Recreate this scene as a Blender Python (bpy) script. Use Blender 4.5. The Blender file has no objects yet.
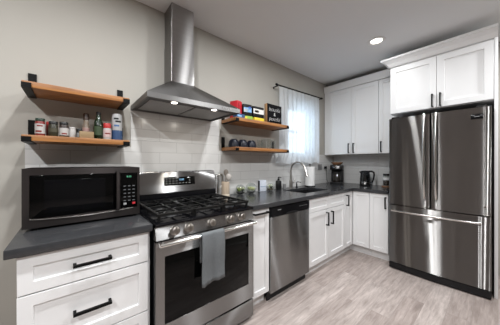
import bpy, bmesh, math, random
from mathutils import Vector, Matrix
random.seed(7)
PI = math.pi
SC = bpy.context.scene
COL = SC.collection

# ------------------------------------------------------------------ camera
WY = 1.968      # face of the back wall (range wall), camera stands at x=y=0
WX = 3.69       # face of the right wall (fridge wall)
CZ = 2.635      # ceiling
cam_d = bpy.data.cameras.new('camera')
cam = bpy.data.objects.new('camera', cam_d); COL.objects.link(cam)
cam.location = (0, 0, 1.284)
cam.rotation_euler = (PI/2, 0, math.radians(49.608 - 90))
cam_d.sensor_width = 36; cam_d.lens = 211.37/500*36
cam_d.shift_y = -0.78/500
cam_d.clip_start = 0.02
SC.camera = cam

# ------------------------------------------------------------------ world, lights, exposure
w = bpy.data.worlds.new('daylight'); SC.world = w; w.use_nodes = True
bg = w.node_tree.nodes['Background']
bg.inputs['Color'].default_value = (0.72, 0.85, 1.0, 1); bg.inputs['Strength'].default_value = 4.5

SC.view_settings.view_transform = 'Standard'; SC.view_settings.look = 'None'
SC.view_settings.gamma = 1; SC.view_settings.use_curve_mapping = False
SC.view_settings.exposure = 0.04
SC.cycles.max_bounces = 10; SC.cycles.diffuse_bounces = 5; SC.cycles.transparent_max_bounces = 16
SC.cycles.caustics_reflective = False; SC.cycles.caustics_refractive = False
SC.cycles.sample_clamp_indirect = 6

def area(name, loc, rot, sx, sy, power, color, shape='RECTANGLE', spread=PI):
    l = bpy.data.lights.new(name, 'AREA'); l.shape = shape; l.size = sx
    if shape in ('RECTANGLE', 'ELLIPSE'): l.size_y = sy
    l.energy = power; l.color = color; l.spread = spread
    o = bpy.data.objects.new(name, l); COL.objects.link(o); o.location = loc; o.rotation_euler = rot
    return o
LAMP = (0.965, 0.985, 1.0)
LAMP_W = 21.0

# ------------------------------------------------------------------ materials
MATS = {}
def mat(name, color, rough=0.5, metal=0.0, **kw):
    if name in MATS: return MATS[name]
    m = bpy.data.materials.new(name); m.use_nodes = True
    nt = m.node_tree; b = nt.nodes['Principled BSDF']
    b.inputs['Base Color'].default_value = (*color, 1)
    b.inputs['Roughness'].default_value = rough; b.inputs['Metallic'].default_value = metal
    if 'trans' in kw: b.inputs['Transmission Weight'].default_value = kw['trans']; b.inputs['IOR'].default_value = kw.get('ior', 1.45)
    if 'coat' in kw: b.inputs['Coat Weight'].default_value = kw['coat']
    if 'spec' in kw: b.inputs['Specular IOR Level'].default_value = kw['spec']
    if 'emit' in kw:
        b.inputs['Emission Color'].default_value = (*kw['emit'], 1); b.inputs['Emission Strength'].default_value = kw.get('es', 1)
    L = nt.links.new
    tc = nt.nodes.new('ShaderNodeTexCoord')
    if 'aniso' in kw:
        b.inputs['Anisotropic'].default_value = kw['aniso']; b.inputs['Anisotropic Rotation'].default_value = kw.get('arot', 0.0)
        t = nt.nodes.new('ShaderNodeTangent'); t.direction_type = 'RADIAL'; t.axis = 'Z'; L(t.outputs[0], b.inputs['Tangent'])
    if 'var' in kw:     # broad tone variation + fine grain: (scale vector, amount, bump)
        sc, amt, bump = kw['var']
        mp = nt.nodes.new('ShaderNodeMapping'); mp.inputs['Scale'].default_value = sc
        L(tc.outputs['Object'], mp.inputs['Vector'])
        n = nt.nodes.new('ShaderNodeTexNoise'); n.inputs['Scale'].default_value = 1; n.inputs['Detail'].default_value = 6
        n.inputs['Roughness'].default_value = 0.65
        L(mp.outputs[0], n.inputs['Vector'])
        mx = nt.nodes.new('ShaderNodeMix'); mx.data_type = 'RGBA'
        mx.inputs['A'].default_value = (*[max(0, c*(1-amt)) for c in color], 1)
        mx.inputs['B'].default_value = (*[min(1, c*(1+amt)) for c in color], 1)
        L(n.outputs['Fac'], mx.inputs['Factor']); L(mx.outputs['Result'], b.inputs['Base Color'])
        if bump:
            bp = nt.nodes.new('ShaderNodeBump'); bp.inputs['Strength'].default_value = bump; bp.inputs['Distance'].default_value = 0.002
            L(n.outputs['Fac'], bp.inputs['Height']); L(bp.outputs[0], b.inputs['Normal'])
    MATS[name] = m
    return m

def wood_mat(name, c1, c2, scale, rough=0.45):
    m = bpy.data.materials.new(name); m.use_nodes = True; nt = m.node_tree; L = nt.links.new
    b = nt.nodes['Principled BSDF']; b.inputs['Roughness'].default_value = rough
    tc = nt.nodes.new('ShaderNodeTexCoord'); mp = nt.nodes.new('ShaderNodeMapping'); mp.inputs['Scale'].default_value = scale
    L(tc.outputs['Object'], mp.inputs['Vector'])
    n = nt.nodes.new('ShaderNodeTexNoise'); n.inputs['Scale'].default_value = 1; n.inputs['Detail'].default_value = 8; n.inputs['Distortion'].default_value = 0.4
    L(mp.outputs[0], n.inputs['Vector'])
    r = nt.nodes.new('ShaderNodeValToRGB'); r.color_ramp.elements[0].position = 0.3; r.color_ramp.elements[1].position = 0.7
    r.color_ramp.elements[0].color = (*c1, 1); r.color_ramp.elements[1].color = (*c2, 1)
    L(n.outputs['Fac'], r.inputs['Fac']); L(r.outputs[0], b.inputs['Base Color'])
    bp = nt.nodes.new('ShaderNodeBump'); bp.inputs['Strength'].default_value = 0.15; bp.inputs['Distance'].default_value = 0.001
    L(n.outputs['Fac'], bp.inputs['Height']); L(bp.outputs[0], b.inputs['Normal'])
    return m

def floor_mat():
    m = bpy.data.materials.new('grey_oak_planks'); m.use_nodes = True; nt = m.node_tree; L = nt.links.new
    b = nt.nodes['Principled BSDF']; b.inputs['Roughness'].default_value = 0.42
    tc = nt.nodes.new('ShaderNodeTexCoord')
    br = nt.nodes.new('ShaderNodeTexBrick'); br.offset = 0.37; br.offset_frequency = 2
    br.inputs['Color1'].default_value = (0, 0, 0, 1); br.inputs['Color2'].default_value = (1, 1, 1, 1); br.inputs['Mortar'].default_value = (0.5, 0.5, 0.5, 1)
    br.inputs['Scale'].default_value = 1; br.inputs['Mortar Size'].default_value = 0.0009
    br.inputs['Brick Width'].default_value = 1.22; br.inputs['Row Height'].default_value = 0.145
    L(tc.outputs['Object'], br.inputs['Vector'])
    r = nt.nodes.new('ShaderNodeValToRGB'); cr = r.color_ramp
    cr.elements[0].position = 0; cr.elements[0].color = (0.37, 0.315, 0.292, 1)
    cr.elements[1].position = 1; cr.elements[1].color = (0.52, 0.462, 0.435, 1)
    e = cr.elements.new(0.5); e.color = (0.44, 0.383, 0.358, 1)
    L(br.outputs['Color'], r.inputs['Fac'])
    # grain, shifted from plank to plank
    sep = nt.nodes.new('ShaderNodeVectorMath'); sep.operation = 'MULTIPLY_ADD'
    sep.inputs[1].default_value = (7.3, 3.1, 5.7)
    L(br.outputs['Color'], sep.inputs[0]); L(tc.outputs['Object'], sep.inputs[2])
    mp = nt.nodes.new('ShaderNodeMapping'); mp.inputs['Scale'].default_value = (5.0, 42, 1); L(sep.outputs[0], mp.inputs['Vector'])
    n = nt.nodes.new('ShaderNodeTexNoise'); n.inputs['Scale'].default_value = 1; n.inputs['Detail'].default_value = 7; n.inputs['Roughness'].default_value = 0.7; n.inputs['Distortion'].default_value = 0.6
    L(mp.outputs[0], n.inputs['Vector'])
    mp2 = nt.nodes.new('ShaderNodeMapping'); mp2.inputs['Scale'].default_value = (3.4, 12, 1); L(sep.outputs[0], mp2.inputs['Vector'])
    n2 = nt.nodes.new('ShaderNodeTexNoise'); n2.inputs['Scale'].default_value = 1; n2.inputs['Detail'].default_value = 4; L(mp2.outputs[0], n2.inputs['Vector'])
    r1 = nt.nodes.new('ShaderNodeValToRGB'); r1.color_ramp.elements[0].position = 0.25; r1.color_ramp.elements[1].position = 0.72
    r1.color_ramp.elements[0].color = (0.60, 0.57, 0.55, 1); r1.color_ramp.elements[1].color = (1.28, 1.28, 1.28, 1)
    L(n.outputs['Fac'], r1.inputs['Fac'])
    mx = nt.nodes.new('ShaderNodeMix'); mx.data_type = 'RGBA'; mx.blend_type = 'MULTIPLY'; mx.inputs['Factor'].default_value = 1
    L(r.outputs[0], mx.inputs['A']); L(r1.outputs[0], mx.inputs['B'])
    r2 = nt.nodes.new('ShaderNodeValToRGB'); r2.color_ramp.elements[0].position = 0.3; r2.color_ramp.elements[1].position = 0.7
    r2.color_ramp.elements[0].color = (0.80, 0.78, 0.77, 1); r2.color_ramp.elements[1].color = (1.15, 1.15, 1.15, 1)
    L(n2.outputs['Fac'], r2.inputs['Fac'])
    mx2 = nt.nodes.new('ShaderNodeMix'); mx2.data_type = 'RGBA'; mx2.blend_type = 'MULTIPLY'; mx2.inputs['Factor'].default_value = 1
    L(mx.outputs['Result'], mx2.inputs['A']); L(r2.outputs[0], mx2.inputs['B'])
    mx3 = nt.nodes.new('ShaderNodeMix'); mx3.data_type = 'RGBA'; mx3.inputs['B'].default_value = (0.30, 0.26, 0.24, 1)
    L(br.outputs['Fac'], mx3.inputs['Factor']); L(mx2.outputs['Result'], mx3.inputs['A'])
    L(mx3.outputs['Result'], b.inputs['Base Color'])
    bp = nt.nodes.new('ShaderNodeBump'); bp.inputs['Strength'].default_value = 0.12; bp.inputs['Distance'].default_value = 0.001
    L(n.outputs['Fac'], bp.inputs['Height']); L(bp.outputs[0], b.inputs['Normal'])
    return m

def tile_mat(name, plane):
    m = bpy.data.materials.new(name); m.use_nodes = True; nt = m.node_tree; L = nt.links.new
    b = nt.nodes['Principled BSDF']; b.inputs['Roughness'].default_value = 0.22
    tc = nt.nodes.new('ShaderNodeTexCoord'); sx = nt.nodes.new('ShaderNodeSeparateXYZ'); cx = nt.nodes.new('ShaderNodeCombineXYZ')
    L(tc.outputs['Object'], sx.inputs[0]); L(sx.outputs['X' if plane == 'xz' else 'Y'], cx.inputs['X']); L(sx.outputs['Z'], cx.inputs['Y'])
    br = nt.nodes.new('ShaderNodeTexBrick'); br.offset = 0.5
    br.inputs['Color1'].default_value = (0.74, 0.735, 0.72, 1); br.inputs['Color2'].default_value = (0.70, 0.695, 0.68, 1)
    br.inputs['Mortar'].default_value = (0.50, 0.495, 0.48, 1)
    br.inputs['Scale'].default_value = 1; br.inputs['Mortar Size'].default_value = 0.0016; br.inputs['Mortar Smooth'].default_value = 0.2
    br.inputs['Brick Width'].default_value = 0.305; br.inputs['Row Height'].default_value = 0.0975
    L(cx.outputs[0], br.inputs['Vector']); L(br.outputs['Color'], b.inputs['Base Color'])
    bp = nt.nodes.new('ShaderNodeBump'); bp.inputs['Strength'].default_value = 0.5; bp.inputs['Distance'].default_value = 0.002; bp.invert = True
    L(br.outputs['Fac'], bp.inputs['Height']); L(bp.outputs[0], b.inputs['Normal'])
    return m

def sheer_mat():
    m = bpy.data.materials.new('sheer_cloth'); m.use_nodes = True; nt = m.node_tree; L = nt.links.new
    nt.nodes.remove(nt.nodes['Principled BSDF']); out = nt.nodes['Material Output']
    d = nt.nodes.new('ShaderNodeBsdfDiffuse'); d.inputs[0].default_value = (0.80, 0.82, 0.84, 1)
    t = nt.nodes.new('ShaderNodeBsdfTranslucent'); t.inputs[0].default_value = (0.80, 0.84, 0.88, 1)
    tr = nt.nodes.new('ShaderNodeBsdfTransparent')
    m1 = nt.nodes.new('ShaderNodeMixShader'); m1.inputs[0].default_value = 0.5; L(d.outputs[0], m1.inputs[1]); L(t.outputs[0], m1.inputs[2])
    m2 = nt.nodes.new('ShaderNodeMixShader'); L(m1.outputs[0], m2.inputs[1]); L(tr.outputs[0], m2.inputs[2])
    tc = nt.nodes.new('ShaderNodeTexCoord'); n = nt.nodes.new('ShaderNodeTexNoise'); n.inputs['Scale'].default_value = 26; n.inputs['Detail'].default_value = 4
    L(tc.outputs['Object'], n.inputs['Vector'])
    mr = nt.nodes.new('ShaderNodeMapRange'); mr.inputs['From Min'].default_value = 0.35; mr.inputs['From Max'].default_value = 0.65
    mr.inputs['To Min'].default_value = 0.12; mr.inputs['To Max'].default_value = 0.17
    L(n.outputs['Fac'], mr.inputs[0]); L(mr.outputs[0], m2.inputs[0])
    L(m2.outputs[0], out.inputs[0])
    return m

def pane_mat(name='window_glass', tint=(0.93, 0.96, 0.97), ior=1.35):
    m = bpy.data.materials.new(name); m.use_nodes = True; nt = m.node_tree; L = nt.links.new
    nt.nodes.remove(nt.nodes['Principled BSDF']); out = nt.nodes['Material Output']
    t = nt.nodes.new('ShaderNodeBsdfTransparent'); t.inputs[0].default_value = (*tint, 1)
    g = nt.nodes.new('ShaderNodeBsdfGlossy'); g.inputs['Roughness'].default_value = 0.02
    lw = nt.nodes.new('ShaderNodeLayerWeight'); lw.inputs['Blend'].default_value = 0.5
    pw = nt.nodes.new('ShaderNodeMath'); pw.operation = 'POWER'; pw.inputs[1].default_value = 4.0; L(lw.outputs['Facing'], pw.inputs[0])
    f = nt.nodes.new('ShaderNodeMath'); f.operation = 'MULTIPLY_ADD'; f.inputs[1].default_value = 0.55; f.inputs[2].default_value = (ior-1)*.12; L(pw.outputs[0], f.inputs[0])
    mx = nt.nodes.new('ShaderNodeMixShader'); L(f.outputs[0], mx.inputs[0]); L(t.outputs[0], mx.inputs[1]); L(g.outputs[0], mx.inputs[2]); L(mx.outputs[0], out.inputs[0])
    return m

M_wall = mat('warm_grey_paint', (0.42, 0.40, 0.36), 0.75, var=((6, 6, 6), 0.02, 0.05))
M_far = mat('bounce_cut_taupe', (0.22, 0.20, 0.18), 0.75)  # dark tone given to the unseen walls to cut bounce light
M_ceil = mat('ceiling_paint', (0.76, 0.77, 0.78), 0.85, var=((4, 4, 4), 0.015, 0))
M_floor = floor_mat()
M_tile = tile_mat('subway_tile_back', 'xz'); M_tile2 = tile_mat('subway_tile_side', 'yz')
M_white = mat('white_cabinet_paint', (0.80, 0.80, 0.80), 0.38, var=((3, 3, 3), 0.012, 0))
M_trim = mat('white_trim_paint', (0.78, 0.78, 0.78), 0.45)
M_inside = mat('cabinet_carcass', (0.62, 0.61, 0.60), 0.6)
M_counter = mat('charcoal_quartz', (0.036, 0.037, 0.040), 0.22, var=((38, 38, 38), 0.35, 0))
M_chrome = mat('polished_steel', (0.72, 0.71, 0.69), 0.16, 1.0)
M_nickel = mat('brushed_nickel', (0.50, 0.48, 0.45), 0.28, 1.0)
M_knob = mat('dark_nickel', (0.36, 0.33, 0.30), 0.3, 1.0)
M_black = mat('black_enamel', (0.004, 0.004, 0.005), 0.2, spec=.18)
M_iron = mat('cast_iron', (0.006, 0.006, 0.006), 0.45, spec=.22, var=((60, 60, 60), 0.3, 0.1))
M_blackm = mat('matt_black_metal', (0.002, 0.002, 0.002), 0.45, spec=.15)
M_glassb = mat('black_glass', (0.002, 0.002, 0.002), 0.05, spec=.16)
M_dark = mat('dark_plastic', (0.008, 0.008, 0.009), 0.4, spec=.3)
M_grey = mat('grey_plastic', (0.22, 0.22, 0.22), 0.45)
M_shelf = wood_mat('oiled_oak', (0.22, 0.085, 0.022), (0.44, 0.195, 0.062), (4, 60, 60), 0.42)
M_bamboo = wood_mat('pale_beech', (0.42, 0.33, 0.24), (0.54, 0.44, 0.34), (60, 60, 5), 0.55)
M_bamboo2 = wood_mat('mid_brown_wood', (0.16, 0.075, 0.035), (0.30, 0.15, 0.075), (40, 8, 40), 0.5)
M_greywood = wood_mat('greyed_wood', (0.26, 0.23, 0.20), (0.38, 0.34, 0.30), (40, 40, 6), 0.6)
M_filter = mat('filter_mesh', (0.34, 0.34, 0.335), 0.6, 0.2, var=((300, 300, 40), 0.5, 0.4))
M_sheer = sheer_mat(); M_pane = pane_mat()
M_glass = pane_mat('clear_glass', (.95, .965, .96), 1.75); M_smoke = pane_mat('smoky_glass', (.50, .52, .54), 1.6)
M_led = mat('lit_lamp', (1, 1, 1), 0.5, emit=(1.0, 0.93, 0.82), es=7)
M_towel = mat('grey_towel_cloth', (0.135, 0.145, 0.152), 0.95, var=((140, 140, 140), 0.35, 0.6))
M_dgrey = mat('dim_print', (0.10, 0.105, 0.11), 0.5)
M_lgrey = mat('light_grey_print', (0.4, 0.4, 0.4), 0.5)
M_paper = mat('white_paper', (0.80, 0.80, 0.79), 0.9, var=((60, 60, 60), 0.03, 0.2))
M_wtext = mat('white_print', (0.75, 0.75, 0.74), 0.6)
M_blue_led = mat('blue_display', (0.05, 0.1, 0.2), 0.4, emit=(0.35, 0.7, 1.0), es=1.2)
M_green_led = mat('green_display', (0.02, 0.1, 0.05), 0.4, emit=(0.25, 0.9, 0.55), es=0.5)
def brushed(name, color, rough, an, var):
    """Sheet steel with a fine grain: an anisotropic reflection drawn out across the grain."""
    m = bpy.data.materials.new(name); m.use_nodes = True; nt = m.node_tree; L = nt.links.new
    nt.nodes.remove(nt.nodes['Principled BSDF']); out = nt.nodes['Material Output']
    g = nt.nodes.new('ShaderNodeBsdfAnisotropic'); g.distribution = 'GGX'
    g.inputs['Roughness'].default_value = rough; g.inputs['Anisotropy'].default_value = an
    t = nt.nodes.new('ShaderNodeTangent'); t.direction_type = 'RADIAL'; t.axis = 'Z'; L(t.outputs[0], g.inputs['Tangent'])
    tc = nt.nodes.new('ShaderNodeTexCoord'); mp = nt.nodes.new('ShaderNodeMapping'); mp.inputs['Scale'].default_value = var
    L(tc.outputs['Object'], mp.inputs['Vector'])
    n = nt.nodes.new('ShaderNodeTexNoise'); n.inputs['Scale'].default_value = 1; n.inputs['Detail'].default_value = 5; L(mp.outputs[0], n.inputs['Vector'])
    mx = nt.nodes.new('ShaderNodeMix'); mx.data_type = 'RGBA'
    mx.inputs['A'].default_value = (*[c*.9 for c in color], 1); mx.inputs['B'].default_value = (*[c*1.1 for c in color], 1)
    L(n.outputs['Fac'], mx.inputs['Factor']); L(mx.outputs['Result'], g.inputs['Color']); L(g.outputs[0], out.inputs[0])
    return m
M_fridge = brushed('dark_brushed_steel', (0.29, 0.28, 0.272), 0.275, 0.91, (2, 90, 2))
M_dsteel = brushed('black_steel', (0.075, 0.067, 0.066), 0.32, 0.5, (2, 2, 120))
M_steel = brushed('brushed_steel', (0.34, 0.337, 0.335), 0.27, 0.78, (2, 2, 160))
M_hood = brushed('hood_steel', (0.40, 0.39, 0.385), 0.30, 0.80, (2, 2, 120))
M_canopy = brushed('canopy_steel', (0.27, 0.265, 0.26), 0.38, 0.3, (120, 2, 2))
def plain(n, c, r=0.5, **k): return mat(n, c, r, **k)

# ------------------------------------------------------------------ mesh helpers
class MB:
    def __init__(s): s.bm = bmesh.new()
    def box(s, x0, x1, y0, y1, z0, z1, bev=0.0, seg=2, rot=None):
        r = bmesh.ops.create_cube(s.bm, size=1.0); vs = r['verts']
        for v in vs:
            v.co = Vector((x0+(v.co.x+.5)*(x1-x0), y0+(v.co.y+.5)*(y1-y0), z0+(v.co.z+.5)*(z1-z0)))
        if bev:
            es = list({e for v in vs for e in v.link_edges})
            bmesh.ops.bevel(s.bm, geom=es, offset=bev, segments=seg, affect='EDGES', profile=0.5)
        return s
    def shaker(s, x0, x1, z0, z1, rail=0.055, t=0.02, dep=0.010, y=0.0):
        """A framed panel front facing -Y with its front face at y."""
        r = bmesh.ops.create_cube(s.bm, size=1.0); vs = r['verts']
        for v in vs:
            v.co = Vector((x0+(v.co.x+.5)*(x1-x0), y+(v.co.y+.5)*t, z0+(v.co.z+.5)*(z1-z0)))
        fs = {f for v in vs for f in v.link_faces}
        ff = min(fs, key=lambda f: f.calc_center_median().y)
        if rail:
            bmesh.ops.inset_individual(s.bm, faces=[ff], thickness=rail, use_even_offset=True)
            bmesh.ops.inset_individual(s.bm, faces=[ff], thickness=0.003, use_even_offset=True)
            for v in ff.verts: v.co.y += dep
        es = [e for e in {e for v in vs for e in v.link_edges} if e.is_valid and len(e.link_faces) == 2 and e.calc_face_angle() > 1.2 and all(abs(v.co.x-x0) < 1e-5 or abs(v.co.x-x1) < 1e-5 or abs(v.co.z-z0) < 1e-5 or abs(v.co.z-z1) < 1e-5 for v in e.verts)]
        bmesh.ops.bevel(s.bm, geom=es, offset=0.0015, segments=1, affect='EDGES')
        return s
    def sweep(s, pts, rad, seg=10, square=False, closed=False):
        P = [Vector(p) for p in pts]; n = len(P); rings = []
        rads = rad if isinstance(rad, (list, tuple)) else [rad]*n
        up = None
        for i in range(n):
            if closed: a, b = P[i]-P[i-1], P[(i+1) % n]-P[i]
            else:
                a = P[i]-P[i-1] if i else P[1]-P[0]
                b = P[i+1]-P[i] if i < n-1 else P[i]-P[i-1]
            a.normalize(); b.normalize(); t = (a+b)
            if t.length < 1e-6: t = b.copy()
            t.normalize()
            if up is None:
                up = Vector((0, 0, 1)) if abs(t.z) < 0.9 else Vector((0, 1, 0))
                if square == 'x': up = Vector((1, 0, 0))
            u = (up - t*up.dot(t))
            if u.length < 1e-4: u = Vector((1, 0, 0)) - t*t.x
            u.normalize(); v = t.cross(u); up = u
            k = 1.0/max(0.3, math.sqrt(max(0.0, (1+a.dot(b))/2)))
            miter = (b-a)
            ring = []
            for j in range(4 if square else seg):
                ang = (2*PI*(j+.5)/4) if square else 2*PI*j/seg
                q = u*math.cos(ang)*rads[i]*(1.414 if square else 1) + v*math.sin(ang)*rads[i]*(1.414 if square else 1)
                if k > 1.001 and miter.length > 1e-5:
                    md = miter.normalized(); q = q + md*(q.dot(md)*(k-1))
                ring.append(s.bm.verts.new(P[i]+q))
            rings.append(ring)
        m = len(rings[0])
        for i in range(n if closed else n-1):
            A, B_ = rings[i], rings[(i+1) % n]
            for j in range(m): s.bm.faces.new((A[j], A[(j+1) % m], B_[(j+1) % m], B_[j]))
        if not closed:
            s.bm.faces.new(list(reversed(rings[0]))); s.bm.faces.new(rings[-1])
        return s
    def lathe(s, prof, c=(0, 0, 0), seg=24, sx=1.0, sy=1.0):
        rings = []
        for r, z in prof:
            if r < 1e-6: rings.append([s.bm.verts.new((c[0], c[1], c[2]+z))])
            else: rings.append([s.bm.verts.new((c[0]+sx*r*math.cos(2*PI*j/seg), c[1]+sy*r*math.sin(2*PI*j/seg), c[2]+z)) for j in range(seg)])
        for A, B_ in zip(rings, rings[1:]):
            for j in range(seg):
                k = (j+1) % seg
                if len(A) == 1 and len(B_) == 1: continue
                if len(A) == 1: s.bm.faces.new((A[0], B_[j], B_[k]))
                elif len(B_) == 1: s.bm.faces.new((A[j], A[k], B_[0]))
                else: s.bm.faces.new((A[j], A[k], B_[k], B_[j]))
        for R, fl in ((rings[0], True), (rings[-1], False)):
            if len(R) > 1 and s.caps: s.bm.faces.new(list(reversed(R)) if fl else R)
        return s
    caps = True
    def prism(s, poly, axis, a0, a1, bev=0.0):
        """Polygon extruded along an axis; poly gives the two other coordinates in order."""
        def P(p, a):
            return {'x': (a, p[0], p[1]), 'y': (p[0], a, p[1]), 'z': (p[0], p[1], a)}[axis]
        A = [s.bm.verts.new(P(p, a0)) for p in poly]; B_ = [s.bm.verts.new(P(p, a1)) for p in poly]
        n = len(poly); fs = [s.bm.faces.new(A), s.bm.faces.new(B_)]
        for i in range(n): fs.append(s.bm.faces.new((A[i], A[(i+1) % n], B_[(i+1) % n], B_[i])))
        bmesh.ops.recalc_face_normals(s.bm, faces=fs)
        if bev:
            es = list({e for v in A+B_ for e in v.link_edges})
            bmesh.ops.bevel(s.bm, geom=es, offset=bev, segments=2, affect='EDGES')
        return s
    def cyl(s, p0, p1, r, seg=20, r2=None): return s.sweep([p0, p1], [r, r if r2 is None else r2], seg)
    def ball(s, c, r, sx=1, sy=1, sz=1, sub=2):
        q = bmesh.ops.create_icosphere(s.bm, subdivisions=sub, radius=r)
        for v in q['verts']: v.co = Vector((c[0]+v.co.x*sx, c[1]+v.co.y*sy, c[2]+v.co.z*sz))
        return s
    def hull(s, A, B_):
        """Frustum between two rings of equal count (lists of points), capped."""
        a = [s.bm.verts.new(p) for p in A]; b = [s.bm.verts.new(p) for p in B_]; n = len(a)
        fs = [s.bm.faces.new(a), s.bm.faces.new(b)]
        for i in range(n): fs.append(s.bm.faces.new((a[i], a[(i+1) % n], b[(i+1) % n], b[i])))
        bmesh.ops.recalc_face_normals(s.bm, faces=fs); return s
    def move(s, x=0, y=0, z=0, rz=0, rx=0, ry=0):
        Mx = Matrix.Translation((x, y, z)) @ Matrix.Rotation(rz, 4, 'Z') @ Matrix.Rotation(ry, 4, 'Y') @ Matrix.Rotation(rx, 4, 'X')
        bmesh.ops.transform(s.bm, matrix=Mx, verts=s.bm.verts[:]); return s
    def build(s, name, m, parent=None, smooth=None, loc=None, rz=0.0):
        bmesh.ops.recalc_face_normals(s.bm, faces=s.bm.faces[:])
        me = bpy.data.meshes.new(name); s.bm.to_mesh(me); s.bm.free()
        me.materials.append(m)
        o = bpy.data.objects.new(name, me); COL.objects.link(o)
        if parent is not None: o.parent = parent
        if loc is not None: o.location = loc
        o.rotation_euler = (0, 0, rz)
        lim = math.radians(38 if smooth is None else smooth)
        for p in me.polygons: p.use_smooth = True
        bm2 = bmesh.new(); bm2.from_mesh(me)
        for e in bm2.edges:
            e.smooth = not (len(e.link_faces) == 2 and e.calc_face_angle(0) > lim)
        bm2.to_mesh(me); bm2.free()
        return o

def text_mesh(body, size, name, m, parent, loc, rot, ext=0.0006, width=None, align='CENTER', shear=0.0, thin=0.0):
    cu = bpy.data.curves.new(name+'_curve', 'FONT'); cu.body = body; cu.size = size; cu.extrude = ext
    cu.align_x = align; cu.shear = shear; cu.offset = thin; cu.align_y = 'CENTER'; cu.resolution_u = 3
    tmp = bpy.data.objects.new('tmp', cu); COL.objects.link(tmp)
    dg = bpy.context.evaluated_depsgraph_get(); dg.update()
    me = bpy.data.meshes.new_from_object(tmp.evaluated_get(dg))
    bpy.data.objects.remove(tmp); bpy.data.curves.remove(cu)
    if width:
        xs = [v.co.x for v in me.vertices]; k = width/(max(xs)-min(xs))
        for v in me.vertices: v.co.x *= k
    me.materials.clear(); me.materials.append(m); me.name = name
    o = bpy.data.objects.new(name, me); COL.objects.link(o); o.parent = parent; o.location = loc; o.rotation_euler = rot
    return o

def tag(o, label, cat, group=None):
    o['label'] = label; o['category'] = cat
    if group: o['group'] = group
    return o
def thing(name, label, cat, loc=(0, 0, 0), rz=0.0, group=None):
    o = bpy.data.objects.new(name, None); COL.objects.link(o); o.empty_display_size = 0.05
    o.location = loc; o.rotation_euler = (0, 0, rz)
    return tag(o, label, cat, group)
def struct(o): o['kind'] = 'structure'; return o
def dup(root, loc, rz=None, label=None, group=None):
    r = root.copy(); COL.objects.link(r); r.location = loc
    if rz is not None: r.rotation_euler = (0, 0, rz)
    if label: r['label'] = label
    if group: r['group'] = group
    for ch in list(root.children):
        c = ch.copy(); COL.objects.link(c); c.parent = r
        for g in list(ch.children):
            d = g.copy(); COL.objects.link(d); d.parent = c
    return r

# ================================================================== THE ROOM
X0, Y0 = -3.0, -3.0
struct(MB().box(X0-.1, WX+.1, Y0-.1, WY+.16, -0.08, 0).build('floor', M_floor))
struct(MB().box(X0-.1, WX+.1, Y0-.1, WY+.16, CZ, CZ+.1).build('ceiling', M_ceil))
def wall_with_hole(name, axis, a0, a1, p0, p1, h0, h1, z0, z1):
    """Wall slab along one axis with one rectangular opening."""
    b = MB()
    def bx(u0, u1, za, zb):
        if axis == 'x': b.box(u0, u1, p0, p1, za, zb)
        else: b.box(p0, p1, u0, u1, za, zb)
    bx(a0, h0, 0, CZ); bx(h1, a1, 0, CZ); bx(h0, h1, 0, z0); bx(h0, h1, z1, CZ)
    bmesh.ops.remove_doubles(b.bm, verts=b.bm.verts[:], dist=1e-5)
    return struct(b.build(name, M_wall))
WIN = (2.38, 3.02, 1.38, 2.12)
wall_with_hole('wall_back', 'x', X0, WX+.1, WY, WY+.15, WIN[0], WIN[1], WIN[2], WIN[3])
struct(MB().box(WX, WX+.1, Y0, WY, 0, CZ).build('wall_right', M_wall))
struct(MB().box(X0, WX+.1, Y0-.1, Y0, 0, CZ).build('wall_front', M_far))
struct(MB().box(X0-.1, X0, Y0-.1, WY+.15, 0, CZ).build('wall_left', M_far))

def window(name, x0, x1, y, z0, z1, bar=None, axis='x', dep=0.05):
    r = bpy.data.objects.new(name, None); COL.objects.link(r); struct(r)
    r.location = (x0, y, z0) if axis == 'x' else (y, x0, z0); r.rotation_euler = (0, 0, 0 if axis == 'x' else PI/2)
    W, H = x1-x0, z1-z0
    f = MB(); t = 0.045
    f.box(0, t, 0, dep, 0, H).box(W-t, W, 0, dep, 0, H).box(t, W-t, 0, dep, 0, t).box(t, W-t, 0, dep, H-t, H)
    bmesh.ops.remove_doubles(f.bm, verts=f.bm.verts[:], dist=1e-5)
    f.build('window_frame', M_trim, r)
    if bar == 'h': MB().box(t, W-t, 0.005, dep-.005, H*.5-.02, H*.5+.02, .003).build('meeting_rail', M_trim, r)
    if bar == 'v': MB().box(W*.5-.03, W*.5+.03, 0.005, dep-.005, t, H-t, .003).build('mullion', M_trim, r)
    MB().box(t, W-t, dep*.5-.002, dep*.5+.002, t, H-t).build('window_pane', M_pane, r)
    return r
window('window_1', WIN[0], WIN[1], WY+.085, WIN[2], WIN[3], 'h')

# backsplash tile: a band along the counter and a column behind the hood
TZ = 1.403
b = MB()
b.prism([(-.22, .916), (3.68, .916), (3.68, TZ), (3.06, TZ), (3.06, 1.34), (2.34, 1.34), (2.34, TZ), (1.23, TZ), (1.23, 1.74), (.38, 1.74), (.38, TZ), (-.22, TZ)], 'y', WY-.008, WY-.0005)
struct(b.build('trim_1', M_tile))
struct(MB().box(WX-.008, WX-.0005, .90, WY-.009, .916, 1.398).build('trim_2', M_tile2))
struct(MB().box(WIN[0]-.04, WIN[1]+.04, WY-.03, WY+.085, WIN[2]-.025, WIN[2]-.002, .003).build('trim_3', M_trim))    # window stool
struct(MB().box(X0, -.23, WY-.014, WY-.0005, 0, .09, .003).build('baseboard_back', M_trim))
struct(MB().box(WX-.014, WX-.0005, Y0, -.02, 0, .09, .003).build('baseboard_right', M_trim))

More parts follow.
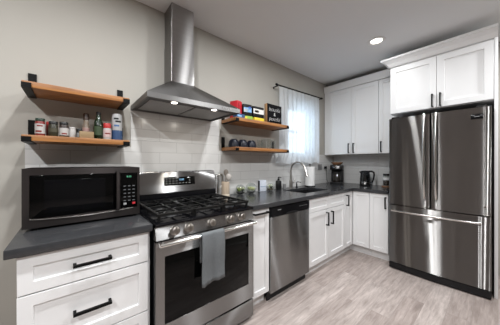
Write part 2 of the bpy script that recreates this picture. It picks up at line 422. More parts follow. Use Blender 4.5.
# ================================================================== CABINETS
def pull(parent, p0, p1, out=0.032, name='handle', r=0.0064):
    """Square black bar pull on a front face at y=0, from p0 to p1 (x, z)."""
    (xa, za), (xb, zb) = p0, p1
    o = MB().sweep([(xa, 0.001, za), (xa, -out, za), (xb, -out, zb), (xb, 0.001, zb)], r, square=True).build(name, M_blackm, parent)
    return o
def carcass(parent, W, D, z0, z1, toe=True, y0=0.021, name='body'):
    """Hollow cabinet box with sides, back, bottom; open towards its doors and its top."""
    t = 0.016; b = MB()
    zz = z0+(.105 if toe else 0)
    b.box(0, t, y0, D, zz, z1); b.box(W-t, W, y0, D, zz, z1); b.box(t, W-t, D-t, D, zz, z1); b.box(t, W-t, y0, D-t, zz, zz+t)
    if not toe: b.box(t, W-t, y0, D-t, z1-t, z1)
    bmesh.ops.remove_doubles(b.bm, verts=b.bm.verts[:], dist=1e-5)
    b.build(name, M_white, parent)
    if toe: MB().box(0, W, y0+.05, y0+.066, z0, zz, 0).build('toe_kick', M_trim, parent)
    
DF = 1.345     # y of the front faces of the base units on the back wall
DB = WY-.001-DF
CT0, CT1 = 0.875, 0.915
# --- left drawer unit
c = thing('base_cabinet', 'white three-drawer base cabinet under the microwave, left of the range', 'cabinet', (-.177, DF, 0))
W = .543
carcass(c, W, DB-.012, 0, CT0-.001)
for z0, z1, hz in ((.698, .868, .781), (.408, .692, .549), (.112, .402, .26)):
    d = MB().shaker(.001, .530, z0, z1, .05).build('drawer', M_white, c)
    pull(d, (.194, hz), (.338, hz))
tag(MB().box(-.211, .372, 1.323, WY-.0095, CT0, CT1, .003).build('worktop', M_counter), 'short charcoal worktop carrying the black microwave, left of the range', 'worktop')

# --- narrow pull-out unit between range and dishwasher
c = thing('base_cabinet', 'narrow white pull-out cabinet between the range and the dishwasher', 'cabinet', (1.148, DF, 0))
carcass(c, .226, DB-.012, 0, CT0-.001)
d = MB().shaker(.002, .222, .115, .868, .045).build('door', M_white, c)
pull(d, (.03, .838), (.192, .838))

# --- dishwasher
c = thing('dishwasher', 'stainless dishwasher with black control strip under the dark worktop', 'dishwasher', (1.378, DF-.012, 0))
W = .604
MB().box(.004, W-.004, .03, .60, .09, CT0-.004).build('tub_casing', M_dark, c)
door = MB().box(.002, W-.002, 0, .028, .085, .775, .004).build('door', M_steel, c)
st = MB()
st.prism([(.002, .778), (W-.002, .778), (W-.002, .866), (.002, .866)], 'y', -.004, .028, .004)
st = st.build('control_strip', M_black, c)
MB().prism([(W*.34, .779), (W*.36, .792), (W*.5, .797), (W*.64, .792), (W*.66, .779)], 'y', -.0055, -.0035).build('pocket_grip', M_dark, st)
for k in range(4): MB().box(W*.70+k*.035, W*.70+k*.035+.016, -.0056, -.0035, .826, .830).build('button', M_grey, st)
MB().box(.09, .14, -.0052, -.0035, .832, .838).build('badge', M_grey, st)
MB().box(0.004, W-.004, .05, .062, 0, .082).build('kick_plate', M_dark, c)

# --- sink unit
c = thing('base_cabinet', 'white two-door sink cabinet with false drawer fronts right of dishwasher', 'cabinet', (1.986, DF, 0))
W = .838
carcass(c, W, DB-.012, 0, CT0-.001)
MID = 2.408-1.986
for x0, x1, hx in ((.004, MID-.0015, MID-.055), (MID+.0015, W-.004, MID+.055)):
    MB().shaker(x0, x1, .715, .868, .045).build('false_front', M_white, c)
    d = MB().shaker(x0, x1, .113, .709, .055).build('door', M_white, c)
    pull(d, (hx, .525), (hx, .672))

# --- corner unit: bifold doors in the inner corner
XB = 3.068     # x of the fronts on the right wall
c = thing('corner_cabinet', 'white corner base cabinet with narrow folding doors in the inner corner', 'cabinet', (2.827, DF, 0))
b = MB()
b.box(0, .016, .021, DB-.012, .105, CT0-.001); b.box(0.016, 3.67-2.827, DB-.028, DB-.012, .105, CT0-.001)
b.box(3.654-2.827, 3.67-2.827, 1.13-DF, DB-.028, .105, CT0-.001); b.box(XB-2.827+.021, 3.654-2.827, 1.13-DF, 1.146-DF, .105, CT0-.001)
bmesh.ops.remove_doubles(b.bm, verts=b.bm.verts[:], dist=1e-5)
b.build('body', M_white, c)
b = MB(); b.prism([(0, .07), (XB+.07-2.827, .07), (XB+.07-2.827, 1.13-DF), (XB+.086-2.827, 1.13-DF), (XB+.086-2.827, .086), (0, .086)], 'z', 0, .105)
b.build('toe_kick', M_trim, c)
d = MB().shaker(.002, .236, .113, .868, .05).build('door', M_white, c)
pull(d, (.047, .69), (.047, .825))
d = MB().shaker(0.002, .215, .113, .868, .05).build('door', M_white, c); d.location = (XB-2.827, 0, 0); d.rotation_euler = (0, 0, -PI/2)

# --- narrow unit beside the fridge
c = thing('base_cabinet', 'narrow white single-door base cabinet beside the fridge', 'cabinet', (XB, 1.127, 0), -PI/2)
carcass(c, .222, WX-XB-.012, 0, CT0-.001)
d = MB().shaker(.002, .220, .113, .868, .05).build('door', M_white, c)
pull(d, (.196, .69), (.196, .825))

# --- L-shaped worktop with the sink cut out
SX0, SX1, SY0, SY1 = 2.09, 2.63, 1.46, 1.80
b = MB()
xs = [1.144, SX0, SX1, 3.042, WX-.0095]; ys = [.902, 1.323, SY0, SY1, WY-.0095]
def grid_slab(b, xs, ys, filled, z0, z1):
    V = {}
    def v(i, j, k):
        if (i, j, k) not in V: V[i, j, k] = b.bm.verts.new((xs[i], ys[j], (z0, z1)[k]))
        return V[i, j, k]
    F = lambda i, j: 0 <= i < len(xs)-1 and 0 <= j < len(ys)-1 and filled(i, j)
    for i in range(len(xs)-1):
        for j in range(len(ys)-1):
            if not F(i, j): continue
            for k in (0, 1): b.bm.faces.new((v(i, j, k), v(i+1, j, k), v(i+1, j+1, k), v(i, j+1, k)))
            for (di, dj, a, e) in ((-1, 0, (i, j), (i, j+1)), (1, 0, (i+1, j), (i+1, j+1)), (0, -1, (i, j), (i+1, j)), (0, 1, (i, j+1), (i+1, j+1))):
                if not F(i+di, j+dj): b.bm.faces.new((v(*a, 0), v(*e, 0), v(*e, 1), v(*a, 1)))
grid_slab(b, xs, ys, lambda i, j: not (i == 1 and j == 2) and not (j == 0 and i < 3), CT0, CT1)
bmesh.ops.recalc_face_normals(b.bm, faces=b.bm.faces[:])
es = [e for e in b.bm.edges if len(e.link_faces) == 2 and e.calc_face_angle() > 1.2]
bmesh.ops.bevel(b.bm, geom=es, offset=.002, segments=1, affect='EDGES')
tag(b.build('worktop', M_counter), 'long L-shaped charcoal worktop running from the range past the sink to the fridge', 'worktop')

# --- sink
s = thing('sink', 'dark rectangular sink basin set into the worktop below the window', 'sink', (SX0, SY0, CT1-.20))
sw, sd = SX1-SX0, SY1-SY0
b = MB(); t = .003; g = .0006
b.box(-.006-t, -.006, -.006, sd+.006, 0, .158).box(sw+.006, sw+.006+t, -.006, sd+.006, 0, .158).box(-.006, sw+.006, -.006-t, -.006, 0, .158).box(-.006, sw+.006, sd+.006, sd+.006+t, 0, .158).box(-.006, sw+.006, -.006, sd+.006, -t, 0)
b.build('basin', plain('black_composite', (.012, .012, .013), .4), s)
MB().lathe([(.0, .004), (.03, .004), (.042, .001), (.042, .0)], (sw*.5, sd*.55, .0002), 20).build('drain', M_nickel, s)

# --- upper cabinets on the right wall
XU = 3.36
UZ0, UZ1 = 1.40, 2.46
c = thing('wall_cabinet', 'white double-door wall cabinet in the corner above the coffee maker', 'cabinet', (XU, 1.955, UZ0), -PI/2)
Wd = 1.955-1.113
carcass(c, Wd, WX-.002-XU, 0, UZ1-UZ0, toe=False)
MB().box(0, .078, 0.004, .0205, 0, UZ1-UZ0).build('filler_strip', M_white, c)
ym = 1.955-1.497
for x0, x1, hx in ((.081, ym-.0015, ym-.035), (ym+.0015, Wd-.002, ym+.04)):
    d = MB().shaker(x0, x1, .004, UZ1-UZ0-.012, .055).build('door', M_white, c)
    pull(d, (hx, .028), (hx, .165))
c = thing('wall_cabinet', 'white single-door wall cabinet between double-door cabinet and fridge', 'cabinet', (XU, 1.111, UZ0), -PI/2)
Wd = 1.111-.884
carcass(c, Wd, WX-.002-XU, 0, UZ1-UZ0, toe=False)
d = MB().shaker(.002, Wd-.002, .004, UZ1-UZ0-.012, .05).build('door', M_white, c)
pull(d, (.036, .028), (.036, .165))
b = MB(); b.prism([(XU-.004, UZ1+.0005), (XU-.012, UZ1+.02), (XU-.022, UZ1+.085), (XU-.03, UZ1+.10), (XU+.02, UZ1+.10), (XU+.02, UZ1+.0005)], 'y', .960, 1.955)
tag(b.build('crown_moulding', M_white), 'low plain white crown moulding on top of the corner wall cabinets', 'moulding')

# --- cabinet over the fridge with its tall end panel
XF = 3.036
FZ0, FZ1 = 1.868, 2.45
c = thing('fridge_cabinet', 'white two-door cabinet with tall side panel built around the fridge', 'cabinet', (XF, .874, 0), -PI/2)
Wd = .874-.026
D = WX-.002-XF
t = .016; b = MB()
b.box(0, t, .021, D, FZ0, FZ1).box(Wd-t, Wd, .021, D, FZ0, FZ1).box(t, Wd-t, D-t, D, FZ0, FZ1).box(t, Wd-t, .021, D-t, FZ0, FZ0+t).box(t, Wd-t, .021, D-t, FZ1-t, FZ1)
bmesh.ops.remove_doubles(b.bm, verts=b.bm.verts[:], dist=1e-5)
b.build('body', M_white, c)
MB().box(Wd+.0005, Wd+.0245, 0, D, 0, FZ1, .001).build('side_panel', M_white, c)
xm = .874-.437
for x0, x1, hx in ((.002, xm-.0015, xm-.034), (xm+.0015, Wd-.002, xm+.032)):
    d = MB().shaker(x0, x1, FZ0+.008, FZ1-.015, .06).build('door', M_white, c)
    pull(d, (hx, FZ0+.022), (hx, FZ0+.15))
# flared crown: front run and left return in one mesh
prof = [(0, 0), (.012, .012), (.030, .040), (.062, .066), (.078, .072), (.082, .092)]
b = MB(); rings = []
y_l, y_r = .874, .001
for dx, dz in prof:
    rings.append([(WX-.004, y_l+dx, FZ1+.0005+dz), (XF-dx, y_l+dx, FZ1+.0005+dz), (XF-dx, y_r, FZ1+.0005+dz)])
inner = [(WX-.004, y_l-.03, None), (XF+.03, y_l-.03, None), (XF+.03, y_r, None)]
rings.append([(p[0], p[1], FZ1+.0925) for p in inner]); rings.append([(p[0], p[1], FZ1+.0005) for p in inner])
VV = [[b.bm.verts.new(p) for p in r] for r in rings]; n = len(VV)
for i in range(n):
    A, B_ = VV[i], VV[(i+1) % n]
    for j in range(2): b.bm.faces.new((A[j], A[j+1], B_[j+1], B_[j]))
b.bm.faces.new([r[0] for r in VV]); b.bm.faces.new([r[2] for r in VV])
tag(b.build('crown_moulding', M_white, smooth=15), 'flared white crown moulding on top of the fridge cabinet', 'moulding')

# ================================================================== FRIDGE
F = thing('fridge', 'dark stainless french-door fridge with bottom freezer drawer', 'fridge', (2.933, .866, 0), -PI/2)
W = .829; H = 1.80
MB().box(.004, W-.004, .075, .74, .03, 1.795, .004).build('body', plain('fridge_casing', (.035, .035, .037), .45), F)
def bowed(x0, x1, z0, z1, full0, full1, bow=.022, th=.07, edge=.012):
    """A door panel whose face bows out gently along the width of the whole fridge."""
    b = MB(); n = 14; cols = []
    for i in range(n+1):
        x = x0+(x1-x0)*i/n
        s = (x-full0)/(full1-full0)*2-1
        y = bow*(s*s)
        e = min(x-x0, x1-x)
        if e < edge: y += (edge-e)*.55
        cols.append((x, y))
    xs2 = [x0, x0+.004, x0+.012]+[x0+.012+(x1-x0-.024)*k/10 for k in range(1, 10)]+[x1-.012, x1-.004, x1]
    poly = []
    for x in xs2:
        s = (x-full0)/(full1-full0)*2-1; y = bow*s*s
        e = min(x-x0, x1-x)
        if e < .012: y += .012-math.sqrt(max(0, .012**2-(.012-e)**2))
        poly.append((x, y))
    poly += [(x1, th), (x0, th)]
    b.prism(poly, 'z', z0, z1)
    return b
GAP = W*.475
for x0, x1 in ((.002, GAP-.003), (GAP+.003, W-.002)):
    d = bowed(x0, x1, .778, H, 0, W).build('door', M_fridge, F, smooth=30)
    hx = x1-.045 if x0 < .1 else x0+.045
    zz = [.90+(1.79-.90)*k/16 for k in range(17)]
    pts = [(hx, .012, .905)]+[(hx, -.026-.030*math.sin(PI*k/16)**.7, z) for k, z in enumerate(zz)]+[(hx, .012, 1.785)]
    MB().sweep(pts, .0115, 12).build('handle', M_chrome, d)
fd = bowed(.002, W-.002, .088, .768, 0, W).build('freezer_drawer', M_fridge, F, smooth=30)
pts = [(.05, .02, .70)]+[(.05+(W-.125)*k/16, -.022-.028*math.sin(PI*k/16)**.7, .708) for k in range(17)]+[(W-.075, .02, .70)]
MB().sweep(pts, .0115, 12).build('handle', M_chrome, fd)
MB().prism([(0.004, .02), (W*.5, -.002), (W-.004, .02), (W-.004, .3), (.004, .3)], 'z', .012, .082, .004).build('base_grille', M_dark, F)
for fx in (.05, W-.05):
    MB().cyl((fx, .09, 0), (fx, .09, .014), .02, 14).build('foot', M_dark, F)
bd = MB().box(W-.135, W-.055, .0045, .0105, 1.69, 1.735, .001).build('badge', M_black, F)
MB().box(W-.112, W-.078, .0035, .0046, 1.710, 1.717).build('emblem', M_grey, bd)
MB().box(.03, .10, .02, .10, H+.0005, H+.016, .004).build('hinge_cover', M_dark, F)
MB().box(W-.10, W-.03, .02, .10, H+.0005, H+.016, .004).build('hinge_cover', M_dark, F)
MB().lathe([(0, .0), (.008, .0), (.008, .002), (0, .002)], seg=14).move(W-.045, .013, .86, rx=PI/2).build('sticker', M_chrome, F)

# ================================================================== GAS RANGE
R = thing('gas_range', 'stainless gas range with black grates and oven, between the white cabinets', 'range', (.380, 1.296, 0))
W = .760
MB().box(.003, W-.003, .035, .655, .035, .893, .003).build('body', M_black, R)
MB().box(.003, W-.003, .06, .62, 0, .034).build('plinth', M_dark, R)
MB().box(0, W, .0, .034, .032, .168, .005).build('storage_drawer', M_steel, R)
dr = MB()
# oven door: stainless frame around a black glass
V = []
def frame_door(b, x0, x1, z0, z1, wx0, wx1, wz0, wz1, y0, y1, rec):
    o = [(x0, z0), (x1, z0), (x1, z1), (x0, z1)]; i_ = [(wx0, wz0), (wx1, wz0), (wx1, wz1), (wx0, wz1)]
    mk = lambda L, y: [b.bm.verts.new((p[0], y, p[1])) for p in L]
    a, c_, d_, e = mk(o, y0), mk(i_, y0), mk(i_, y0+rec), mk(o, y1)
    for k in range(4):
        j = (k+1) % 4
        b.bm.faces.new((a[k], a[j], c_[j], c_[k])); b.bm.faces.new((c_[k], c_[j], d_[j], d_[k])); b.bm.faces.new((a[k], a[j], e[j], e[k]))
    b.bm.faces.new(d_); b.bm.faces.new(e)
frame_door(dr, 0, W, .182, .806, .052, W-.052, .305, .715, 0, .034, .004)
dr = dr.build('oven_door', M_steel, R)
MB().box(.053, W-.053, .0015, .0038, .306, .714, .001).build('window_glass', M_glassb, dr)
HZ = .800
h = MB().sweep([(.014, -.046, HZ), (.746, -.046, HZ)], .0125, 16).build('handle', M_chrome, dr)
for hx in (.022, .738): MB().box(hx-.012, hx+.012, -.046, .004, HZ-.010, HZ+.012, .003).build('handle_bracket', M_chrome, h)
# sloped control panel with five knobs
cp = MB().prism([(-.004, .815), (.060, .815), (.060, .897), (.014, .897)], 'x', 0, W, .003).build('control_panel', M_steel, R)
for kx in (.113, .205, .370, .530, .632):
    yk = .0045+.0; k = MB()
    prof = [(.0, .0), (.029, .0), (.029, .006), (.0245, .009), (.023, .034), (.019, .037), (0, .037)]
    k.lathe(prof, seg=24).move(kx, .0065, .858, rx=PI/2-.21)
    k = k.build('knob', M_knob, cp)
    MB().box(-.005, .005, -.023, .023, .036, .043, .0015).move(kx, .0065, .858, rx=PI/2-.21).build('knob_grip', M_knob, k)
# cooktop
ct = MB().prism([(-.002, .899), (.655, .899), (.655, .915), (.010, .915), (-.002, .909)], 'x', 0, W, .002).build('cooktop', M_black, R)
burners = [(.15, .17, .042), (.15, .43, .034), (.38, .30, .05), (.61, .17, .05), (.61, .43, .034)]
for bx_, by_, br_ in burners:
    u = MB().lathe([(0, 0), (br_+.012, 0), (br_+.008, .008), (br_*.95, .014), (br_*.95, .016), (0, .016)], (bx_, by_, .9155), 22).build('burner', M_dark, R)
    MB().lathe([(0, 0), (br_*.86, 0), (br_*.9, .003), (br_*.8, .008), (0, .009)], (bx_, by_, .932), 22).build('burner_cap', M_iron, u)
# three cast iron grates
def grate(x0, x1, y0, y1, cx, cys):
    b = MB(); zt = .956; r = .0072
    def bar(p, q): b.sweep([p, q], r, square=True)
    b.sweep([(x0, y0, zt), (x1, y0, zt), (x1, y1, zt), (x0, y1, zt)], r*1.15, square=True, closed=True)
    for y in (y0+(y1-y0)*.5,): bar((x0, y, zt), (x1, y, zt))
    for cy in cys:
        for (dx, dy) in ((1, 0), (-1, 0), (0, 1), (0, -1)):
            ex = x1 if dx > 0 else x0 if dx < 0 else cx
            lim = [y for y in (y0, y0+(y1-y0)*.5, y1)]
            if dy: ey = min([y for y in lim if (y-cy)*dy > 0.01], key=lambda y: abs(y-cy), default=cy+dy*.08)
            else: ey = cy
            bar((cx+dx*.022, cy+dy*.022, zt+.002), (ex, ey, zt))
    for y in (y0+.06, y0+.12, y1-.12, y1-.06):
        bar((x0, y, zt), (x0+.05, y, zt)); bar((x1, y, zt), (x1-.05, y, zt))
    for x in (x0+.004, x1-.004):
        for y in (y0+.004, y1-.004, (y0+y1)/2): b.sweep([(x, y, .9155), (x, y, zt)], r, square=True)
    return b.build('grate', M_iron, R)
grate(.030, .258, .045, .560, .15, (.17, .43))
grate(.266, .494, .045, .560, .38, (.17, .30, .43))
grate(.502, .730, .045, .560, .61, (.17, .43))
# backguard
MB().box(.003, W-.003, .585, .655, .916, 1.012, .003).build('rear_vent', M_black, R)
bg_ = MB().prism([(.580, 1.012), (.604, 1.185), (.612, 1.196), (.650, 1.198), (.655, 1.19), (.655, 1.012)], 'x', 0.006, W-.006, .003).build('backguard', M_steel, R)
sl = math.atan2(.024, .173)
dsp = MB().box(-.143, .143, -.0012, .003, -.036, .038, .001).move(.388, .5925, 1.108, rx=-sl).build('display', M_glassb, bg_)
def on_disp(u, v, w_, h_, m_, nm): return MB().box(u, u+w_, -.0022, -.0008, v, v+h_).move(.388, .5925, 1.108, rx=-sl).build(nm, m_, dsp)
text_mesh('12:02', .022, 'clock_digits', M_blue_led, dsp, (.40, .5915, 1.121), (PI/2-sl, 0, 0), .0003)
for r_ in range(3):
    for k in range(4 if r_ < 2 else 8): on_disp(-.130+k*.030, .022-r_*.021, .012, .004, M_wtext, 'button')
for k in range(3): on_disp(.085, .022-k*.021, .012, .004, M_wtext, 'button')

# towel over the oven handle
def towel():
    b = MB(); path = []
    yb = 1.296-.046
    for k in range(7): path.append((yb+.017, .62+.18*k/6))
    for k in range(1, 8):
        a = PI*k/8; path.append((yb+.017*math.cos(a), HZ+.017*math.sin(a)))
    for k in range(13): path.append((yb-.017-.004*math.sin(k*.5), HZ-.312*k/12))
    nx = 22; V = []
    for j, (y, z) in enumerate(path):
        row = []
        f = j/(len(path)-1)
        for i in range(nx+1):
            u = i/nx
            x = .648+.166*u + (.010*(u-.5)*f)
            amp = .004+.010*max(0, f-.45)
            yy = y - (max(0, f-.4)*.016*(math.sin(u*9+.6)+.4*math.sin(u*21))) if f > .4 else y
            zz = z - (.012*(1-u) if f > .9 else 0)
            row.append(b.bm.verts.new((x, yy, zz)))
        V.append(row)
    for A, B_ in zip(V, V[1:]):
        for i in range(nx): b.bm.faces.new((A[i], A[i+1], B_[i+1], B_[i]))
    o = b.build('dish_towel', M_towel, smooth=70)
    s = o.modifiers.new('thickness', 'SOLIDIFY'); s.thickness = .004; s.offset = 0
    return o
tag(towel(), 'grey dish towel hanging over the oven door handle', 'towel')

# ================================================================== RANGE HOOD
Hd = thing('range_hood', 'stainless chimney range hood mounted over the gas range', 'hood', (.758, WY-.001, 1.708))
def rect(x0, x1, y0, y1, z): return [(x0, y0, z), (x1, y0, z), (x1, y1, z), (x0, y1, z)]
HW, HDp = .379, .498
b = MB()
lo = rect(-HW, HW, -HDp, 0, .036); hi = rect(-.110, .100, -.184, 0, .258)
b.hull(lo, hi)
b.build('canopy', M_canopy, Hd, smooth=10)
b = MB()     # rim: a hollow ring of sheet steel
t = .012
o1, i1 = rect(-HW, HW, -HDp, 0, 0), rect(-HW+t, HW-t, -HDp+t, -t, 0)
o2, i2 = rect(-HW, HW, -HDp, 0, .0355), rect(-HW+t, HW-t, -HDp+t, -t, .0355)
Vr = [[b.bm.verts.new(p) for p in L_] for L_ in (o1, i1, i2, o2)]
for k in range(4):
    A, B_ = Vr[k], Vr[(k+1) % 4]
    for j in range(4): b.bm.faces.new((A[j], A[(j+1) % 4], B_[(j+1) % 4], B_[j]))
rim = b.build('rim', M_canopy, Hd, smooth=10)
for k in range(4): MB().cyl((.20+k*.026, -HDp+.001, .018), (.20+k*.026, -HDp-.003, .018), .006, 12).build('button', M_chrome, rim)
MB().box(-HW+t+.001, HW-t-.001, -HDp+t+.001, -t-.001, .012, .018).build('underside', plain('hood_underside', (.12, .12, .12), .5, metal=.4), Hd)
for x0, x1 in ((-.335, -.008), (.008, .335)):
    MB().box(x0, x1, -HDp+.10, -.05, .006, .0118, .002).build('grease_filter', M_filter, Hd)
for lx in (-.182, .149):
    l = MB().lathe([(0, 0), (.026, 0), (.030, .004), (.030, .008), (0, .008)], (lx, -HDp+.055, .003), 20).build('hood_lamp', M_chrome, Hd)
    MB().lathe([(0, 0), (.020, 0), (.020, .0015), (0, .0015)], (lx, -HDp+.055, .001), 20).build('lamp_lens', M_led, l)
    sp = area('hood_lamp_light', (.758+lx, WY-HDp+.054, 1.705), (0, 0, 0), .04, .04, .8, (1, .93, .82), 'DISK')
MB().box(-.107, .097, -.181, 0, .2585, .60, .0015).build('lower_duct_cover', M_hood, Hd, smooth=10)
MB().box(-.104, .094, -.178, 0, .601, CZ-1.708-.001, .0015).build('upper_duct_cover', M_hood, Hd, smooth=10)

# ================================================================== FLOATING SHELVES
def shelf(x0, x1, z, label, group):
    s = thing('floating_shelf', label, 'shelf', (x0, WY-.009 if False else WY-.001, z), 0, group)
    W = x1-x0; D = .262; T = .034
    MB().box(0, W, -D, 0, -T, 0, .002).build('board', M_shelf, s)
    for xa in (-.0005, W-.0395):
        b = MB(); w_ = .040; t = .005
        b.prism([(-.002, .118), (-.002-t, .118), (-.002-t, .0005), (-.0025, .0005)], 'x', xa, xa+w_)      # leg up the wall
        b.prism([(-.001, -T-.0005), (-.001, -T-.0005-t), (-D-.0005-t, -T-.0005-t), (-D-.0005-t, -.010), (-D-.0005, -.010), (-D-.0005, -T-.0005)], 'x', xa, xa+w_)
        b.build('bracket', M_blackm, s)
    return s
shelf(-.206, .323, 1.737, 'empty upper wooden shelf on black brackets, left of the hood', 'wooden wall shelves')
shelf(-.206, .323, 1.436, 'lower wooden shelf of spice jars above the microwave', 'wooden wall shelves')
shelf(1.262, 2.09, 1.737, 'upper wooden shelf right of the hood holding boxes and a sign', 'wooden wall shelves')
shelf(1.262, 2.09, 1.436, 'lower wooden shelf right of the hood holding dark cups and glasses', 'wooden wall shelves')
S0, S1 = 1.4365, 1.7375

# ================================================================== MICROWAVE
mw = thing('microwave', 'black countertop microwave on the short worktop left of the range', 'microwave', (-.192, 1.600, CT1))
W, H, D = .556, .318, .345
MB().box(0, W, .022, D, .014, H+.014, .004).build('casing', M_dsteel, mw)
b = MB(); frame_door(b, 0, W, .014, H+.014, .028, W-.014, .062, H-.022, 0, .022, .006)
fr = b.build('front_frame', M_dsteel, mw, smooth=10)
dg_ = MB().box(.029, .4395, .0015, .0055, .063, H-.023, .002).build('door_glass', M_glassb, mw)
MB().box(.085, .360, .0008, .0018, .085, H-.05, .0005).build('inner_window', plain('screened_glass', (.003, .003, .0035), .1, spec=.2), dg_)
pts = [(.03+.41*k/14, -.002, .058-.018*math.sin(PI*(.5+.5*k/14))+.006) for k in range(15)]
MB().sweep([(.03, -.002, .066)]+[(.034+(W-.075)*k/16, -.0025, .050+.012*(2*k/16-1)**2) for k in range(17)], .003, 8).build('chrome_trim', M_chrome, fr)
MB().prism([(.413, -.004), (.4375, -.004), (.4375, -.022), (.433, -.028), (.4175, -.028), (.413, -.022)], 'z', .062, H-.012, .002).build('handle', M_dsteel, mw)
cpn = MB().box(.443, W-.015, .0015, .0055, .063, H-.023, .001).build('control_panel', M_glassb, mw)
text_mesh('8:00', .016, 'clock_digits', M_green_led, cpn, (.492, .0008, H-.048), (PI/2, 0, 0), .0003)
for r_ in range(6):
    for k in range(3):
        red = r_ == 5 and k == 2; wh = r_ == 5 and k == 0
        if r_ == 5 and k == 1: continue
        MB().box(.460+k*.026, .460+k*.026+(.014 if r_ < 5 else .017), .0006, .0016, .205-r_*.024, .205-r_*.024+(.006 if r_ < 5 else .013)).build('button', plain('red_print', (.55, .03, .04), .5) if red else M_lgrey if wh else M_dgrey, cpn)
for fx in (.04, W-.04):
    for fy in (.05, D-.04): MB().cyl((fx, fy, 0), (fx, fy, .015), .012, 12).build('foot', M_dark, mw)

# ================================================================== CEILING LIGHTS
def ceiling_light(x, y, label, k=1.0):
    c = thing('ceiling_light', label, 'ceiling light', (x, y, CZ), 0, 'recessed ceiling lights')
    MB.caps = False
    b = MB(); b.lathe([(.054, -.0005), (.088, -.0005), (.086, -.005), (.060, -.008), (.054, -.0005)], seg=32)
    b.build('trim_ring', M_trim, c)
    MB.caps = True
    MB().lathe([(0, -.0004), (.053, -.0004), (.053, -.003), (0, -.003)], seg=28).build('lamp_lens', M_led, c)
    area('downlight', (x, y, CZ-.010), (0, 0, 0), .10, .10, LAMP_W*k, LAMP, 'DISK', PI)
ceiling_light(2.605, .883, 'round recessed light in the ceiling in front of the fridge cabinets', .2)
ceiling_light(1.40, .883, 'round recessed light in the ceiling in front of the dishwasher', 1.0)
ceiling_light(.20, .883, 'round recessed light in the ceiling in front of the microwave counter', 1.05)
ceiling_light(2.90, -.60, 'added round recessed light in the ceiling behind the camera, fridge side', 1.1)  # added fill lamp, out of view on the fridge side
ceiling_light(1.73, -.60, 'added round recessed light in the ceiling behind the camera, middle of the room', 1.0)  # added lamp, placed to draw a bright streak on the hood duct
ceiling_light(.45, -.60, 'added round recessed light in the ceiling right behind the camera', .9)  # unseen lamp, assumed here for general fill
ceiling_light(-1.00, -.60, 'added round recessed light in the ceiling behind the camera, toward the far left wall', 1.8)  # strongest of the added lamps, brightens the right-wall cabinets
ceiling_light(-1.00, .883, 'added round recessed light in the ceiling left of the microwave counter', .9)  # assumed lamp out of view, more light for the cabinet fronts

# ================================================================== CURTAIN
cr = thing('curtain_rod', 'black curtain rod on brackets above the window', 'curtain rod', (2.075, 1.885, 2.298))
MB().cyl((0, 0, 0), (1.065, 0, .026), .009, 14).build('rod', M_blackm, cr)
for x, s in ((0, -1), (1.065, 1)):
    zr = .026*max(0, s)
    MB().lathe([(0, 0), (.014, 0), (.016, .012), (.014, .024), (0, .026)], seg=16).move(x, 0, zr, ry=s*PI/2).build('finial', M_blackm, cr)
for x in (.012, 1.053):
    zr = .026*x/1.065
    MB().sweep([(x, WY-1.885-.001, zr-.03), (x, WY-1.885-.006, zr-.012), (x, .0, zr-.012)], .0055, square=True).build('bracket', M_blackm, cr)
def curtain():
    b = MB(); nx, nz = 150, 24; V = []
    x0, x1 = 2.115, 3.075; zb = 1.262
    for j in range(nz+1):
        f = j/nz; row = []
        for i in range(nx+1):
            u = i/nx
            flare = 1
            z_ = 2.29+(zb-2.29)*f; x0 = 2.115-.05*min(1, max(0, (1.385-z_)/.08))
            zt = 2.2845+.0255*u; z = zt+(zb-zt)*f
            x = (x0+x1)/2+(u-.5)*(x1-x0)*flare
            fold = math.sin(u*66+.8*math.sin(u*9))*.55+math.sin(u*31+1.3)*.45
            amp = .012+.022*min(1, f*2.2)
            if .008 < f < .05: amp *= .5
            y = 1.885-.010*0+amp*fold*.8+(.012 if f > .9 else 0)*math.sin(u*47)
            y -= .010*min(1, f*4)
            z2 = z+.010*math.sin(u*23)*f
            row.append(b.bm.verts.new((x, min(y, WY-.035), z2)))
        V.append(row)
    for A, B_ in zip(V, V[1:]):
        for i in range(nx): b.bm.faces.new((A[i], A[i+1], B_[i+1], B_[i]))
    return b.build('curtain', M_sheer, smooth=80)
tag(curtain(), 'sheer pale curtain hanging over the window above the sink', 'curtain')

# ================================================================== FAUCET AND SINK THINGS
fa = thing('faucet', 'brushed nickel gooseneck faucet behind the sink', 'faucet', (2.345, 1.875, CT1))
MB().lathe([(0, 0), (.030, 0), (.030, .006), (.024, .012), (.022, .10), (.018, .118), (0, .118)], seg=22).build('base', M_nickel, fa)
pts = [(0, 0, .117), (0, 0, .24)]
for k in range(1, 13):
    a = PI*k/12*.93; pts.append((0, -.118+.118*math.cos(a), .245+.118*math.sin(a)))
MB().sweep(pts, .0115, 14).build('neck', M_nickel, fa)
e = Vector(pts[-1]); dv = (e-Vector(pts[-2])).normalized()
MB().sweep([e-dv*.002, e+dv*.02, e+dv*.05, e+dv*.10], [.0125, .0150, .0165, .0175], 16).build('spray_head', M_nickel, fa)
MB().sweep([(.020, 0, .07), (.045, -.004, .075), (.06, -.008, .085), (.085, -.012, .118)], [.012, .011, .007, .005], 12).build('lever', M_nickel, fa)
sd_ = thing('soap_pump', 'small dark soap pump built into the worktop beside the faucet', 'soap pump', (2.475, 1.875, CT1))
MB().lathe([(0, 0), (.018, 0), (.018, .006), (.010, .012), (.009, .055), (0, .055)], seg=16).build('collar', M_blackm, sd_)
MB().sweep([(0, 0, .054), (0, 0, .075), (0, -.02, .083), (0, -.075, .076)], [.006, .006, .005, .004], 10).build('nozzle', M_blackm, sd_)
so = thing('soap_bottle', 'matte black soap pump bottle left of the faucet', 'soap bottle', (2.10, 1.885, CT1))
MB().lathe([(0, 0), (.036, 0), (.039, .004), (.039, .108), (.034, .118), (.014, .124), (.014, .132), (0, .132)], seg=22).build('bottle', M_dark, so)
